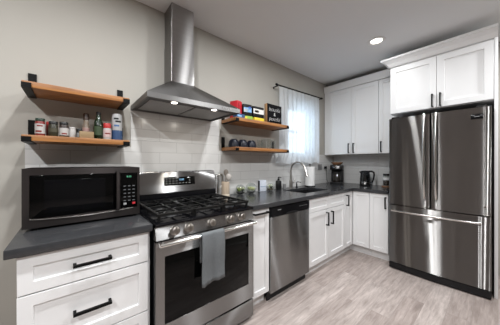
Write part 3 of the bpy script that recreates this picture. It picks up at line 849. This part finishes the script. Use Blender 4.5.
MB().lathe([(0, .131), (.015, .131), (.015, .147), (.005, .149), (.005, .160), (0, .160)], seg=14).build('collar', M_dark, so)
MB().sweep([(-.008, 0, .162), (.012, 0, .164), (.048, -.005, .160)], [.008, .0065, .004], 10).build('nozzle', M_dark, so)
cu = thing('tumbler', 'small grey metal cup between soap bottle and faucet', 'cup', (2.235, 1.90, CT1))
MB().lathe([(0, 0), (.020, 0), (.023, .062), (.021, .062), (.0185, .004), (0, .004)], seg=18).build('cup', M_grey, cu)
pt = thing('paper_towel', 'white paper towel roll on a dark stand beside the window corner', 'paper towel', (2.745, 1.835, CT1))
MB().lathe([(0, 0), (.078, 0), (.078, .008), (.074, .012), (0, .012)], seg=28).build('stand_base', M_blackm, pt)
MB().lathe([(0, .011), (.006, .011), (.006, .322), (.010, .326), (.010, .336), (0, .338)], seg=14).build('stand_pole', M_blackm, pt)
MB.caps = False
MB().lathe([(.020, .014), (.069, .014), (.069, .294), (.020, .294), (.020, .014)], seg=32).build('paper_roll', M_paper, pt)
MB.caps = True

# ================================================================== COUNTER RIGHT OF THE RANGE
cr_ = thing('utensil_crock', 'pale wooden utensil crock on worktop right of the range', 'utensil crock', (1.238, 1.852, CT1))
MB.caps = False
MB().lathe([(0, 0), (.042, 0), (.043, .004), (.043, .158), (.039, .160), (.037, .158), (.037, .008), (0, .008)], seg=26).build('crock', M_bamboo, cr_)
MB.caps = True
MB().lathe([(.0434, .0), (.0441, .001), (.0441, .030), (.0434, .031)], seg=26).build('base_band', plain('cream_glaze', (.60, .53, .42), .4), cr_)
def utensil(name, label, dx, dy, lean, az, L_, head, m_):
    u = thing(name, label, 'utensil', (1.238+dx, 1.852+dy, CT1+.012), 0, None)
    d = Vector((math.sin(lean)*math.cos(az), math.sin(lean)*math.sin(az), math.cos(lean)))
    MB().sweep([(0, 0, 0), d*L_*.5, d*L_], [.005, .0055, .006], 10).build('shaft', m_, u)
    h = MB(); h.ball((0, 0, 0), .038, *head, sub=2); h.move(*(d*(L_+.028)), rz=-.62, ry=0); h.build('head', m_, u)
utensil('wooden_spoon', 'round-headed light grey spoon in the utensil crock', .016, -.014, .06, -.8, .168, (.82, .35, 1.05), plain('light_spoon', (.42, .39, .36), .5))
utensil('spatula', 'taller grey-brown spatula in the utensil crock, behind the spoon', .002, .014, .07, .2, .215, (.70, .25, .95), M_greywood)
ju = thing('jug', 'small brushed steel jug with arched handle beside the utensil crock', 'jug', (1.164, 1.918, CT1))
MB().lathe([(0, 0), (.026, 0), (.027, .01), (.026, .20), (.024, .225), (.010, .236), (0, .238)], seg=24).build('pot', M_steel, ju)
MB().sweep([(.015, 0, .222), (.040, 0, .236), (.068, 0, .234), (.082, 0, .215), (.078, 0, .15), (.060, 0, .095), (.024, 0, .07)], [.008, .009, .010, .010, .009, .007, .006], 10).build('handle', M_nickel, ju)

def plant_bits(parent, n, R_, z, cols, name='succulent', seed=1):
    rnd = random.Random(seed)
    for k in range(n):
        a = 2*PI*k/n+rnd.random(); rr = R_*(.25+.5*rnd.random())
        cx, cy = rr*math.cos(a), rr*math.sin(a); b = MB(); s = .024+.012*rnd.random()
        for q in range(7):
            t = 2*PI*q/7; d = Vector((math.cos(t), math.sin(t), .9+.5*rnd.random())).normalized()
            b.sweep([(cx, cy, z-.004), (cx+d.x*s*.6, cy+d.y*s*.6, z+d.z*s*.7), (cx+d.x*s, cy+d.y*s, z+d.z*s*1.5)], [.004, .0092, .0015], 6)
        b.ball((cx, cy, z+.006), .013, sub=1)
        b.build(name, cols[k % len(cols)], parent)
M_soil = plain('dark_soil', (.015, .013, .011), .95, var=((200, 200, 200), .4, .5))
M_succ = plain('succulent_green', (.30, .40, .10), .5, var=((40, 40, 40), .35, 0))
M_pale = plain('pale_green', (.74, .76, .42), .5, var=((40, 40, 40), .25, 0))
M_wht = plain('white_pebble', (.80, .79, .76), .6)
M_dgr = plain('dark_leaf', (.03, .045, .025), .5)
def terrarium(label, x, y, R_, cols, seed, soil=M_soil):
    t = thing('terrarium', label, 'terrarium', (x, y, CT1), .3*seed, None)
    MB.caps = False
    p = [(0, .002)]; pi_ = []
    for k in range(13):
        a = -PI/2+.35+(PI*.80)*k/12; p.append((R_*math.cos(a), R_*.94+R_*math.sin(a)-.0)); pi_.append(((R_-.0025)*math.cos(a), R_*.94+(R_-.0025)*math.sin(a)))
    p[0] = (0, p[1][1])
    dz = -p[1][1]+.0005
    prof = [(r, z+dz) for r, z in p]+[(r, z+dz) for r, z in reversed(pi_)]+[(0, pi_[0][1]+dz+.002)]
    MB().lathe(prof, seg=28).build('glass_bowl', M_glass, t)
    MB.caps = True
    zs = .45*R_
    MB().lathe([(0, .006), (R_*.45, .006), (R_*.84, zs), (R_*.5, zs+.008), (0, zs+.012)], seg=20).build('soil', soil, t)
    plant_bits(t, 7, R_*.8, zs+.014, cols, seed=seed)
terrarium('glass bowl terrarium of dark and green plants nearest the utensil crock', 1.462, 1.885, .058, (M_dgr, M_pale, M_dgr, M_succ), 1)
terrarium('larger glass bowl terrarium of pale green plants and white stones', 1.612, 1.875, .064, (M_pale, M_wht, M_succ, M_pale), 2, plain('grey_gravel', (.20, .20, .19), .9, var=((120, 120, 120), .6, .5)))
terrarium('small glass bowl of white stones beside the soap bottle', 1.942, 1.885, .050, (M_wht, M_wht, M_pale, M_dgr), 3, plain('brown_gravel', (.16, .13, .09), .9, var=((120, 120, 120), .6, .5)))
gp = thing('packet', 'white and blue patterned packet standing between the glass bowls', 'packet', (1.838, 1.922, CT1), -.25)
pk = MB().box(-.05, .05, -.016, .016, 0, .138, .003).build('carton', plain('pale_blue_card', (.62, .66, .74), .5, var=((50, 50, 50), .3, 0)), gp)
MB().box(-.050, -.044, -.0175, .0175, .004, .134, .001).build('dark_edge', M_dark, gp)
MB().box(-.036, .040, -.0172, -.0155, .055, .062).build('print_band', plain('blue_print', (.20, .30, .45), .5), pk)

# ================================================================== WALL PLATES, SMALL APPLIANCES ON THE RIGHT
ol = thing('outlet', 'grey double outlet plate on the tile right of the paper towel', 'outlet', (3.215, WY-.009, 1.195))
MB().box(-.06, .06, -.006, 0, -.05, .05, .002).build('plate', plain('grey_plate', (.34, .34, .34), .4), ol)
for k in (-.028, .028): MB().box(k-.017, k+.017, -.0078, -.0062, -.032, .032, .001).build('socket', M_grey, ol)
pg = thing('power_plug', 'black power plug and cord on the tile behind the coffee maker', 'plug', (3.372, WY-.009, 1.185))
MB().box(-.022, .022, -.034, -.001, -.022, .022, .004).build('plug_body', M_dark, pg)
MB().sweep([(0, -.03, -.018), (.004, -.034, -.08), (.012, -.03, -.16), (.02, -.03, -.215), (.05, -.04, -.264)], .0035, 8).build('cord', M_dark, pg)

cm = thing('coffee_maker', 'black drip coffee maker with glass carafe in the worktop corner', 'coffee maker', (3.43, 1.765, CT1), -PI/2+.35)
MB().box(-.095, .095, -.115, .115, 0, .030, .006).build('base', M_dark, cm)
MB().box(-.095, .095, .020, .115, .031, .236, .006).build('tower', M_dark, cm)
hd = MB().box(-.095, .095, -.115, .115, .215+.022, .315, .008).build('brew_head', M_dark, cm)
MB().box(-.045, .055, -.1175, -.1145, .258, .296, .001).build('steel_panel', M_steel, hd)
ca = MB().lathe([(0, 0), (.052, 0), (.060, .010), (.066, .05), (.060, .10), (.046, .128), (.044, .150), (0, .150)], (0, -.048, .033), 24).build('carafe', plain('smoked_glass', (.03, .025, .022), .06), cm)
MB().sweep([(-.045, -.075, .170), (-.058, -.115, .165), (-.060, -.128, .12), (-.056, -.110, .07)], .008, 10).build('carafe_handle', M_dark, ca)
MB().lathe([(0, .1505), (.046, .1505), (.044, .160), (0, .163)], (0, -.048, .033), 20).build('carafe_lid', M_dark, ca)
tr = thing('wooden_bowl', 'shallow brown wooden bowl on top of the coffee maker', 'bowl', (3.43, 1.765, CT1+.3155))
MB.caps = False
MB().lathe([(0, 0), (.055, 0), (.088, .030), (.092, .046), (.086, .046), (.080, .033), (.050, .008), (0, .008)], seg=28).build('bowl', M_bamboo2, tr)
MB.caps = True

ke = thing('electric_kettle', 'glass electric kettle with black lid and handle by the right wall', 'kettle', (3.50, 1.345, CT1), -PI/2)
MB().lathe([(0, 0), (.078, 0), (.078, .018), (.070, .022), (0, .022)], seg=28).build('power_base', M_dark, ke)
MB().lathe([(0, .0225), (.076, .0225), (.076, .060), (.074, .064), (0, .064)], seg=28).build('heater_band', M_steel, ke)
MB.caps = False
MB().lathe([(.074, .0645), (.074, .10), (.062, .205), (.059, .205), (.071, .10), (.071, .0645), (.074, .0645)], seg=28).build('jug', M_smoke, ke)
MB.caps = True
ld = MB().lathe([(0, .2055), (.064, .2055), (.062, .222), (.045, .230), (0, .232)], seg=28).build('lid', M_dark, ke)
MB().sweep([(.045, 0, .218), (.095, 0, .222), (.122, 0, .205), (.128, 0, .17), (.118, 0, .10), (.100, 0, .058), (.074, 0, .052)], [.012, .013, .013, .012, .011, .010, .009], 12).build('handle', M_dark, ke)
MB().sweep([(-.055, 0, .19), (-.075, 0, .207), (-.085, 0, .212)], [.016, .011, .006], 10).build('spout', M_dark, ke)

bd_ = thing('trivet', 'small brown wooden board under the glass jar beside the fridge', 'board', (3.535, 1.065, CT1))
MB().lathe([(0, 0), (.062, 0), (.065, .003), (.065, .013), (.062, .016), (0, .016)], seg=28).build('board', M_bamboo2, bd_)
jr = thing('storage_jar', 'glass jar with black lid on a wooden board beside the fridge', 'jar', (3.535, 1.065, CT1+.0165))
MB.caps = False
MB().lathe([(0, 0), (.042, 0), (.045, .006), (.045, .135), (.040, .148), (.0375, .148), (.0425, .134), (.0425, .008), (0, .004)], seg=26).build('glass', M_glass, jr)
MB.caps = True
MB().lathe([(0, .009), (.040, .009), (.0405, .070), (.03, .078), (0, .080)], seg=22).build('contents', plain('dark_beans', (.035, .02, .013), .6, var=((150, 150, 150), .6, .8)), jr)
MB().lathe([(0, .1485), (.043, .1485), (.044, .152), (.044, .172), (.041, .176), (0, .176)], seg=24).build('lid', M_dark, jr)
MB.caps = False
MB().lathe([(.0453, .085), (.0456, .085), (.0456, .125), (.0453, .125)], seg=26).build('paper_label', M_paper, jr)
MB.caps = True

# ================================================================== SPICE SHELF (lower left)
def jar(name, label, x, y, r, h, body, lid, band=None, band_m=None, lid_h=.018, cat='jar', group='jars and bottles on the spice shelf'):
    t = thing(name, label, cat, (x, y, S0), 0, group)
    MB().lathe([(0, 0), (r*.94, 0), (r, .004), (r, h-lid_h-.010), (r*.88, h-lid_h), (0, h-lid_h)], seg=24).build('body', body, t)
    if lid: MB().lathe([(0, h-lid_h+.0004), (r*.93, h-lid_h+.0004), (r*.95, h-lid_h+.003), (r*.95, h-.002), (r*.9, h), (0, h)], seg=24).build('lid', lid, t)
    if band:
        MB.caps = False
        lb = MB().lathe([(r+.0004, band[0]), (r+.0009, band[0]), (r+.0009, band[1]), (r+.0004, band[1])], seg=24).build('paper_label', band_m, t)
        MB.caps = True
    return t
P_red = plain('paprika_red', (.17, .015, .012), .45); P_olive = plain('herb_olive', (.022, .020, .009), .35); P_shaded_white = plain('shaded_white_label', (.40, .39, .38), .5)  # white and olive are darkened to carry the upper shelf's shade
P_black = plain('black_lid', (.012, .012, .012), .4); P_green = plain('dark_green_lid', (.012, .03, .018), .4); P_tan = plain('tan_label', (.26, .18, .09), .6)
def patch(t, r, a0, a1, z0, z1, m, name='print_patch'):
    lb = [c for c in t.children if c.name.startswith('paper_label')]
    b = MB(); n = 8; V = []
    for k in range(n+1):
        a = a0+(a1-a0)*k/n
        V.append([b.bm.verts.new(((r+e)*math.cos(a), (r+e)*math.sin(a), z)) for e, z in ((.0012, z0), (.0016, z0), (.0016, z1), (.0012, z1))])
    for A, B_ in zip(V, V[1:]):
        for i in range(4): b.bm.faces.new((A[i], A[(i+1) % 4], B_[(i+1) % 4], B_[i]))
    b.bm.faces.new(V[0]); b.bm.faces.new(V[-1])
    b.build(name, m, lb[0] if lb else t)
FR = -PI/2+.05   # direction of the camera as seen from the shelf
j = jar('spice_jar', 'spice jar with white and red label, leftmost on the spice shelf', -.138, 1.79, .0225, .108, P_red, P_green, (.016, .074), P_shaded_white)
patch(j, .0225, FR-.9, FR+.3, .024, .034, P_red); patch(j, .0225, FR-.6, FR+.5, .058, .066, P_red)
jar('spice_jar', 'red-lidded spice jar set back beside the leftmost jar', -.098, 1.85, .0195, .100, P_red, plain('red_lid', (.33, .02, .02), .4), (.03, .06), P_red)
j = jar('spice_jar', 'dark spice jar of olive-coloured herbs and brown lid', -.080, 1.79, .0225, .096, P_olive, P_black, (.030, .052), plain('olive_label', (.05, .045, .025), .5))
j = jar('spice_jar', 'black-lidded spice jar with a white label near the shelf middle', -.030, 1.79, .0225, .098, plain('pepper_grey', (.035, .022, .018), .4), P_black, (.014, .060), P_shaded_white)
patch(j, .0225, FR-.5, FR+.6, .020, .028, P_red)
jar('salt_shaker', 'small plain white pot on the spice shelf', .010, 1.80, .018, .072, P_shaded_white, P_shaded_white, lid_h=.012, cat='pot')
jar('spice_tin', 'small dark tin between the white pot and the tan box', .045, 1.82, .0155, .068, M_dark, P_black, (.01, .04), M_grey, lid_h=.012, cat='tin')
bx_ = thing('carton', 'low tan carton lying on the spice shelf below the glass bottle', 'carton', (.083, 1.765, S0), .04, 'jars and bottles on the spice shelf')
MB().box(-.038, .038, -.016, .016, 0, .046, .003).build('box', P_tan, bx_)
MB().box(-.036, .036, -.0166, -.0155, .004, .014).build('print_band', plain('tan_dark', (.25, .16, .08), .6), bx_)
t = thing('pepper_mill', 'tall clear spice bottle with dark cap behind the tan carton', 'bottle', (.083, 1.825, S0), 0, 'jars and bottles on the spice shelf')
MB().lathe([(0, 0), (.020, 0), (.021, .004), (.021, .088), (.015, .108), (.0135, .132), (0, .132)], seg=20).build('bottle', plain('pale_spice', (.15, .115, .085), .15), t)
MB().lathe([(0, .1325), (.0165, .1325), (.0165, .170), (.013, .176), (0, .177)], seg=18).build('cap', plain('brown_cap', (.035, .018, .012), .4), t)
MB.caps = False
MB().lathe([(.0214, .045), (.0218, .045), (.0218, .078), (.0214, .078)], seg=20).build('paper_label', plain('pink_label', (.28, .17, .15), .5), t)
MB.caps = True
t = thing('oil_bottle', 'dark green oil bottle on the spice shelf', 'bottle', (.150, 1.80, S0), 0, 'jars and bottles on the spice shelf')
MB().lathe([(0, 0), (.025, 0), (.0265, .004), (.0265, .118), (.022, .132), (.0130, .146), (.0120, .172), (0, .172)], seg=24).build('bottle', plain('green_glass', (.006, .014, .005), .1), t)
MB().lathe([(0, .1725), (.0135, .1725), (.0135, .192), (0, .193)], seg=16).build('cap', P_black, t)
MB.caps = False
MB().lathe([(.0269, .030), (.0274, .030), (.0274, .090), (.0269, .090)], seg=24).build('paper_label', plain('green_label', (.028, .05, .02), .5, var=((90, 90, 90), .6, 0)), t)
MB.caps = True
j = jar('seasoning_jar', 'white jar with bright red lid right of the oil bottle', .199, 1.785, .0245, .116, P_shaded_white, plain('bright_red_lid', (.40, .02, .02), .4), (.020, .070), plain('pink_white_label', (.50, .38, .37), .5), lid_h=.034)
patch(j, .0245, FR-.7, FR+.6, .040, .048, P_red)
t = thing('salt_canister', 'tall cylindrical salt canister in white and blue at the shelf end', 'canister', (.260, 1.80, S0), 0, 'jars and bottles on the spice shelf')
MB().lathe([(0, 0), (.032, 0), (.033, .002), (.033, .188), (.032, .190), (0, .190)], seg=28).build('can', plain('shaded_canister_white', (.34, .34, .34), .5), t)  # canister white dimmed, the shelf's shade is put into its colour
MB.caps = False
lb = MB().lathe([(.0334, .004), (.0339, .004), (.0339, .072), (.0334, .072)], seg=28).build('blue_band', plain('deep_blue_label', (.02, .055, .14), .45), t)
MB.caps = True
for z0, z1, a0, a1, m_ in ((.150, .162, -.8, .1, M_dark), (.130, .142, -.5, .6, M_dark), (.100, .112, -.75, .2, plain('blue_mark', (.05, .12, .28), .5))):
    b = MB(); n = 8; V = []
    for k in range(n+1):
        a = FR+a0+(a1-a0)*k/n
        V.append([b.bm.verts.new((r*math.cos(a), r*math.sin(a), z)) for r, z in ((.0333, z0), (.0338, z0), (.0338, z1), (.0333, z1))])
    for A, B_ in zip(V, V[1:]):
        for i in range(4): b.bm.faces.new((A[i], A[(i+1) % 4], B_[(i+1) % 4], B_[i]))
    b.bm.faces.new(V[0]); b.bm.faces.new(V[-1]); b.build('print_patch', m_, t)

# ================================================================== UPPER RIGHT SHELF
def carton(label, x, y, z, w_, d_, h_, rz, mats, cat='box', name='carton', group='boxes on the upper right shelf', tilt=0.0):
    t = thing(name, label, cat, (x, y, z), rz, group)
    b = MB().box(-w_/2, w_/2, -d_/2, d_/2, 0, h_, .002)
    if tilt: b.move(ry=tilt); 
    c = b.build('box', mats[0], t)
    for (u0, u1, v0, v1, m_) in mats[1:]:
        b = MB().box(-w_/2+u0*w_, -w_/2+u1*w_, -d_/2-.0008, -d_/2+.0004, v0*h_, v1*h_)
        if tilt: b.move(ry=tilt)
        b.build('print_panel', m_, c)
    return t
C_red = plain('red_card', (.50, .012, .025), .45); C_blk = plain('black_card', (.006, .006, .007), .5, spec=.25); C_blue = plain('sky_blue_print', (.22, .42, .68), .5)
C_wh = plain('white_card', (.72, .71, .68), .5); C_or = plain('orange_print', (.45, .13, .03), .5); C_yel = plain('yellow_card', (.75, .55, .03), .5)
C_gr = plain('lime_green_card', (.25, .42, .05), .5); C_db = plain('dark_blue_card', (.02, .06, .16), .5)
carton('bright red box standing at the hood end of the upper right shelf', 1.385, 1.865, S1, .085, .10, .205, .30, [C_red, (.06, .5, .55, .9, plain('deep_red_print', (.34, .01, .02), .5))])
carton('black-topped carton with light blue picture beside the red box', 1.505, 1.845, S1+.052, .110, .085, .132, -.10, [C_blk, (.03, .97, .34, .72, C_blue), (.05, .5, .36, .6, C_wh), (.60, .9, .60, .80, plain('royal_blue_print', (.05, .12, .55), .5))])
carton('lime green box under the carton with the blue picture', 1.500, 1.838, S1, .125, .10, .051, -.10, [C_gr, (.1, .4, .3, .8, C_yel)])
carton('black-topped carton with white panel and orange picture beside the sign', 1.660, 1.840, S1+.052, .165, .085, .128, 0, [C_blk, (.02, .99, .36, .78, C_wh), (.14, .52, .46, .66, C_or)])
carton('yellow box lying under the carton with the orange picture', 1.662, 1.832, S1, .150, .10, .051, .0, [C_yel, (.1, .5, .2, .5, plain('deep_yellow_print', (.60, .38, .02), .5))])
carton('dark blue packet lying in front of the red box', 1.350, 1.765, S1, .12, .06, .045, .12, [C_db, (.1, .6, .3, .7, C_blue)])
sg = thing('shelf_sign', 'black lettered sign block standing at the right end of the shelf', 'sign', (1.905, 1.80, S1), .04)
SW, SH, SD = .262, .240, .045
MB().box(-SW/2, SW/2, -SD/2, SD/2, 0, SH, .001).build('frame', wood_mat('sign_side_wood', (.24, .13, .06), (.40, .24, .12), (40, 40, 6)), sg)
fc = MB().box(-SW/2-.0005, SW/2+.0005, -SD/2-.003, -SD/2-.0002, -.0, SH, .0008).build('black_face', plain('chalkboard_black', (.004, .004, .005), .7, spec=.12), sg)
text_mesh('beautiful', .070, 'lettering', M_wtext, fc, (0, -SD/2-.0032, SH*.74), (PI/2, 0, 0), .0004, width=SW*.78, shear=.22, thin=-.0015)
text_mesh('&', .055, 'lettering', M_wtext, fc, (0, -SD/2-.0032, SH*.50), (PI/2, 0, 0), .0004)
text_mesh('peaceful', .070, 'lettering', M_wtext, fc, (0, -SD/2-.0032, SH*.27), (PI/2, 0, 0), .0004, width=SW*.78, shear=.22, thin=-.0015)

# ================================================================== LOWER RIGHT SHELF
M_navy = plain('navy_glaze', (.006, .008, .016), .35, spec=.3)
def mug(x, y, label, rz):
    t = thing('mug', label, 'mug', (x, y, S0), rz, 'dark mugs on the lower right shelf')
    MB.caps = False
    MB().lathe([(.056, 0), (.058, .002), (.057, .03), (.050, .064), (.036, .082), (.028, .084), (.028, .088), (0, .088)], seg=26).build('cup', M_navy, t)
    MB.caps = True
    MB().sweep([(.050, 0, .026), (.072, 0, .024), (.082, 0, .040), (.074, 0, .058), (.046, 0, .062)], .006, 8).build('handle', M_navy, t)
mug(1.325, 1.825, 'upturned navy mug nearest the hood on the lower shelf', 1.3)
mug(1.447, 1.825, 'upturned navy mug in the middle of the row of three', 1.3)
mug(1.572, 1.825, 'upturned navy mug nearest the drinking glasses', .3)
def tumbler(x, y, r, h, label):
    t = thing('drinking_glass', label, 'glass', (x, y, S0), 0, 'clear glasses on the lower right shelf')
    MB.caps = False
    MB().lathe([(0, 0), (r*.82, 0), (r*.84, .003), (r, h), (r-.0022, h), (r*.84-.0025, .010), (0, .008)], seg=24).build('tumbler', M_glass, t)
    MB.caps = True
tumbler(1.715, 1.835, .034, .105, 'clear drinking glass beside the dark mugs')
tumbler(1.792, 1.85, .034, .125, 'clear tumbler second from the dark mugs')
tumbler(1.870, 1.83, .034, .128, 'clear tumbler third from the dark mugs')
tumbler(1.948, 1.84, .033, .125, 'clear tumbler at the right end of the lower shelf')
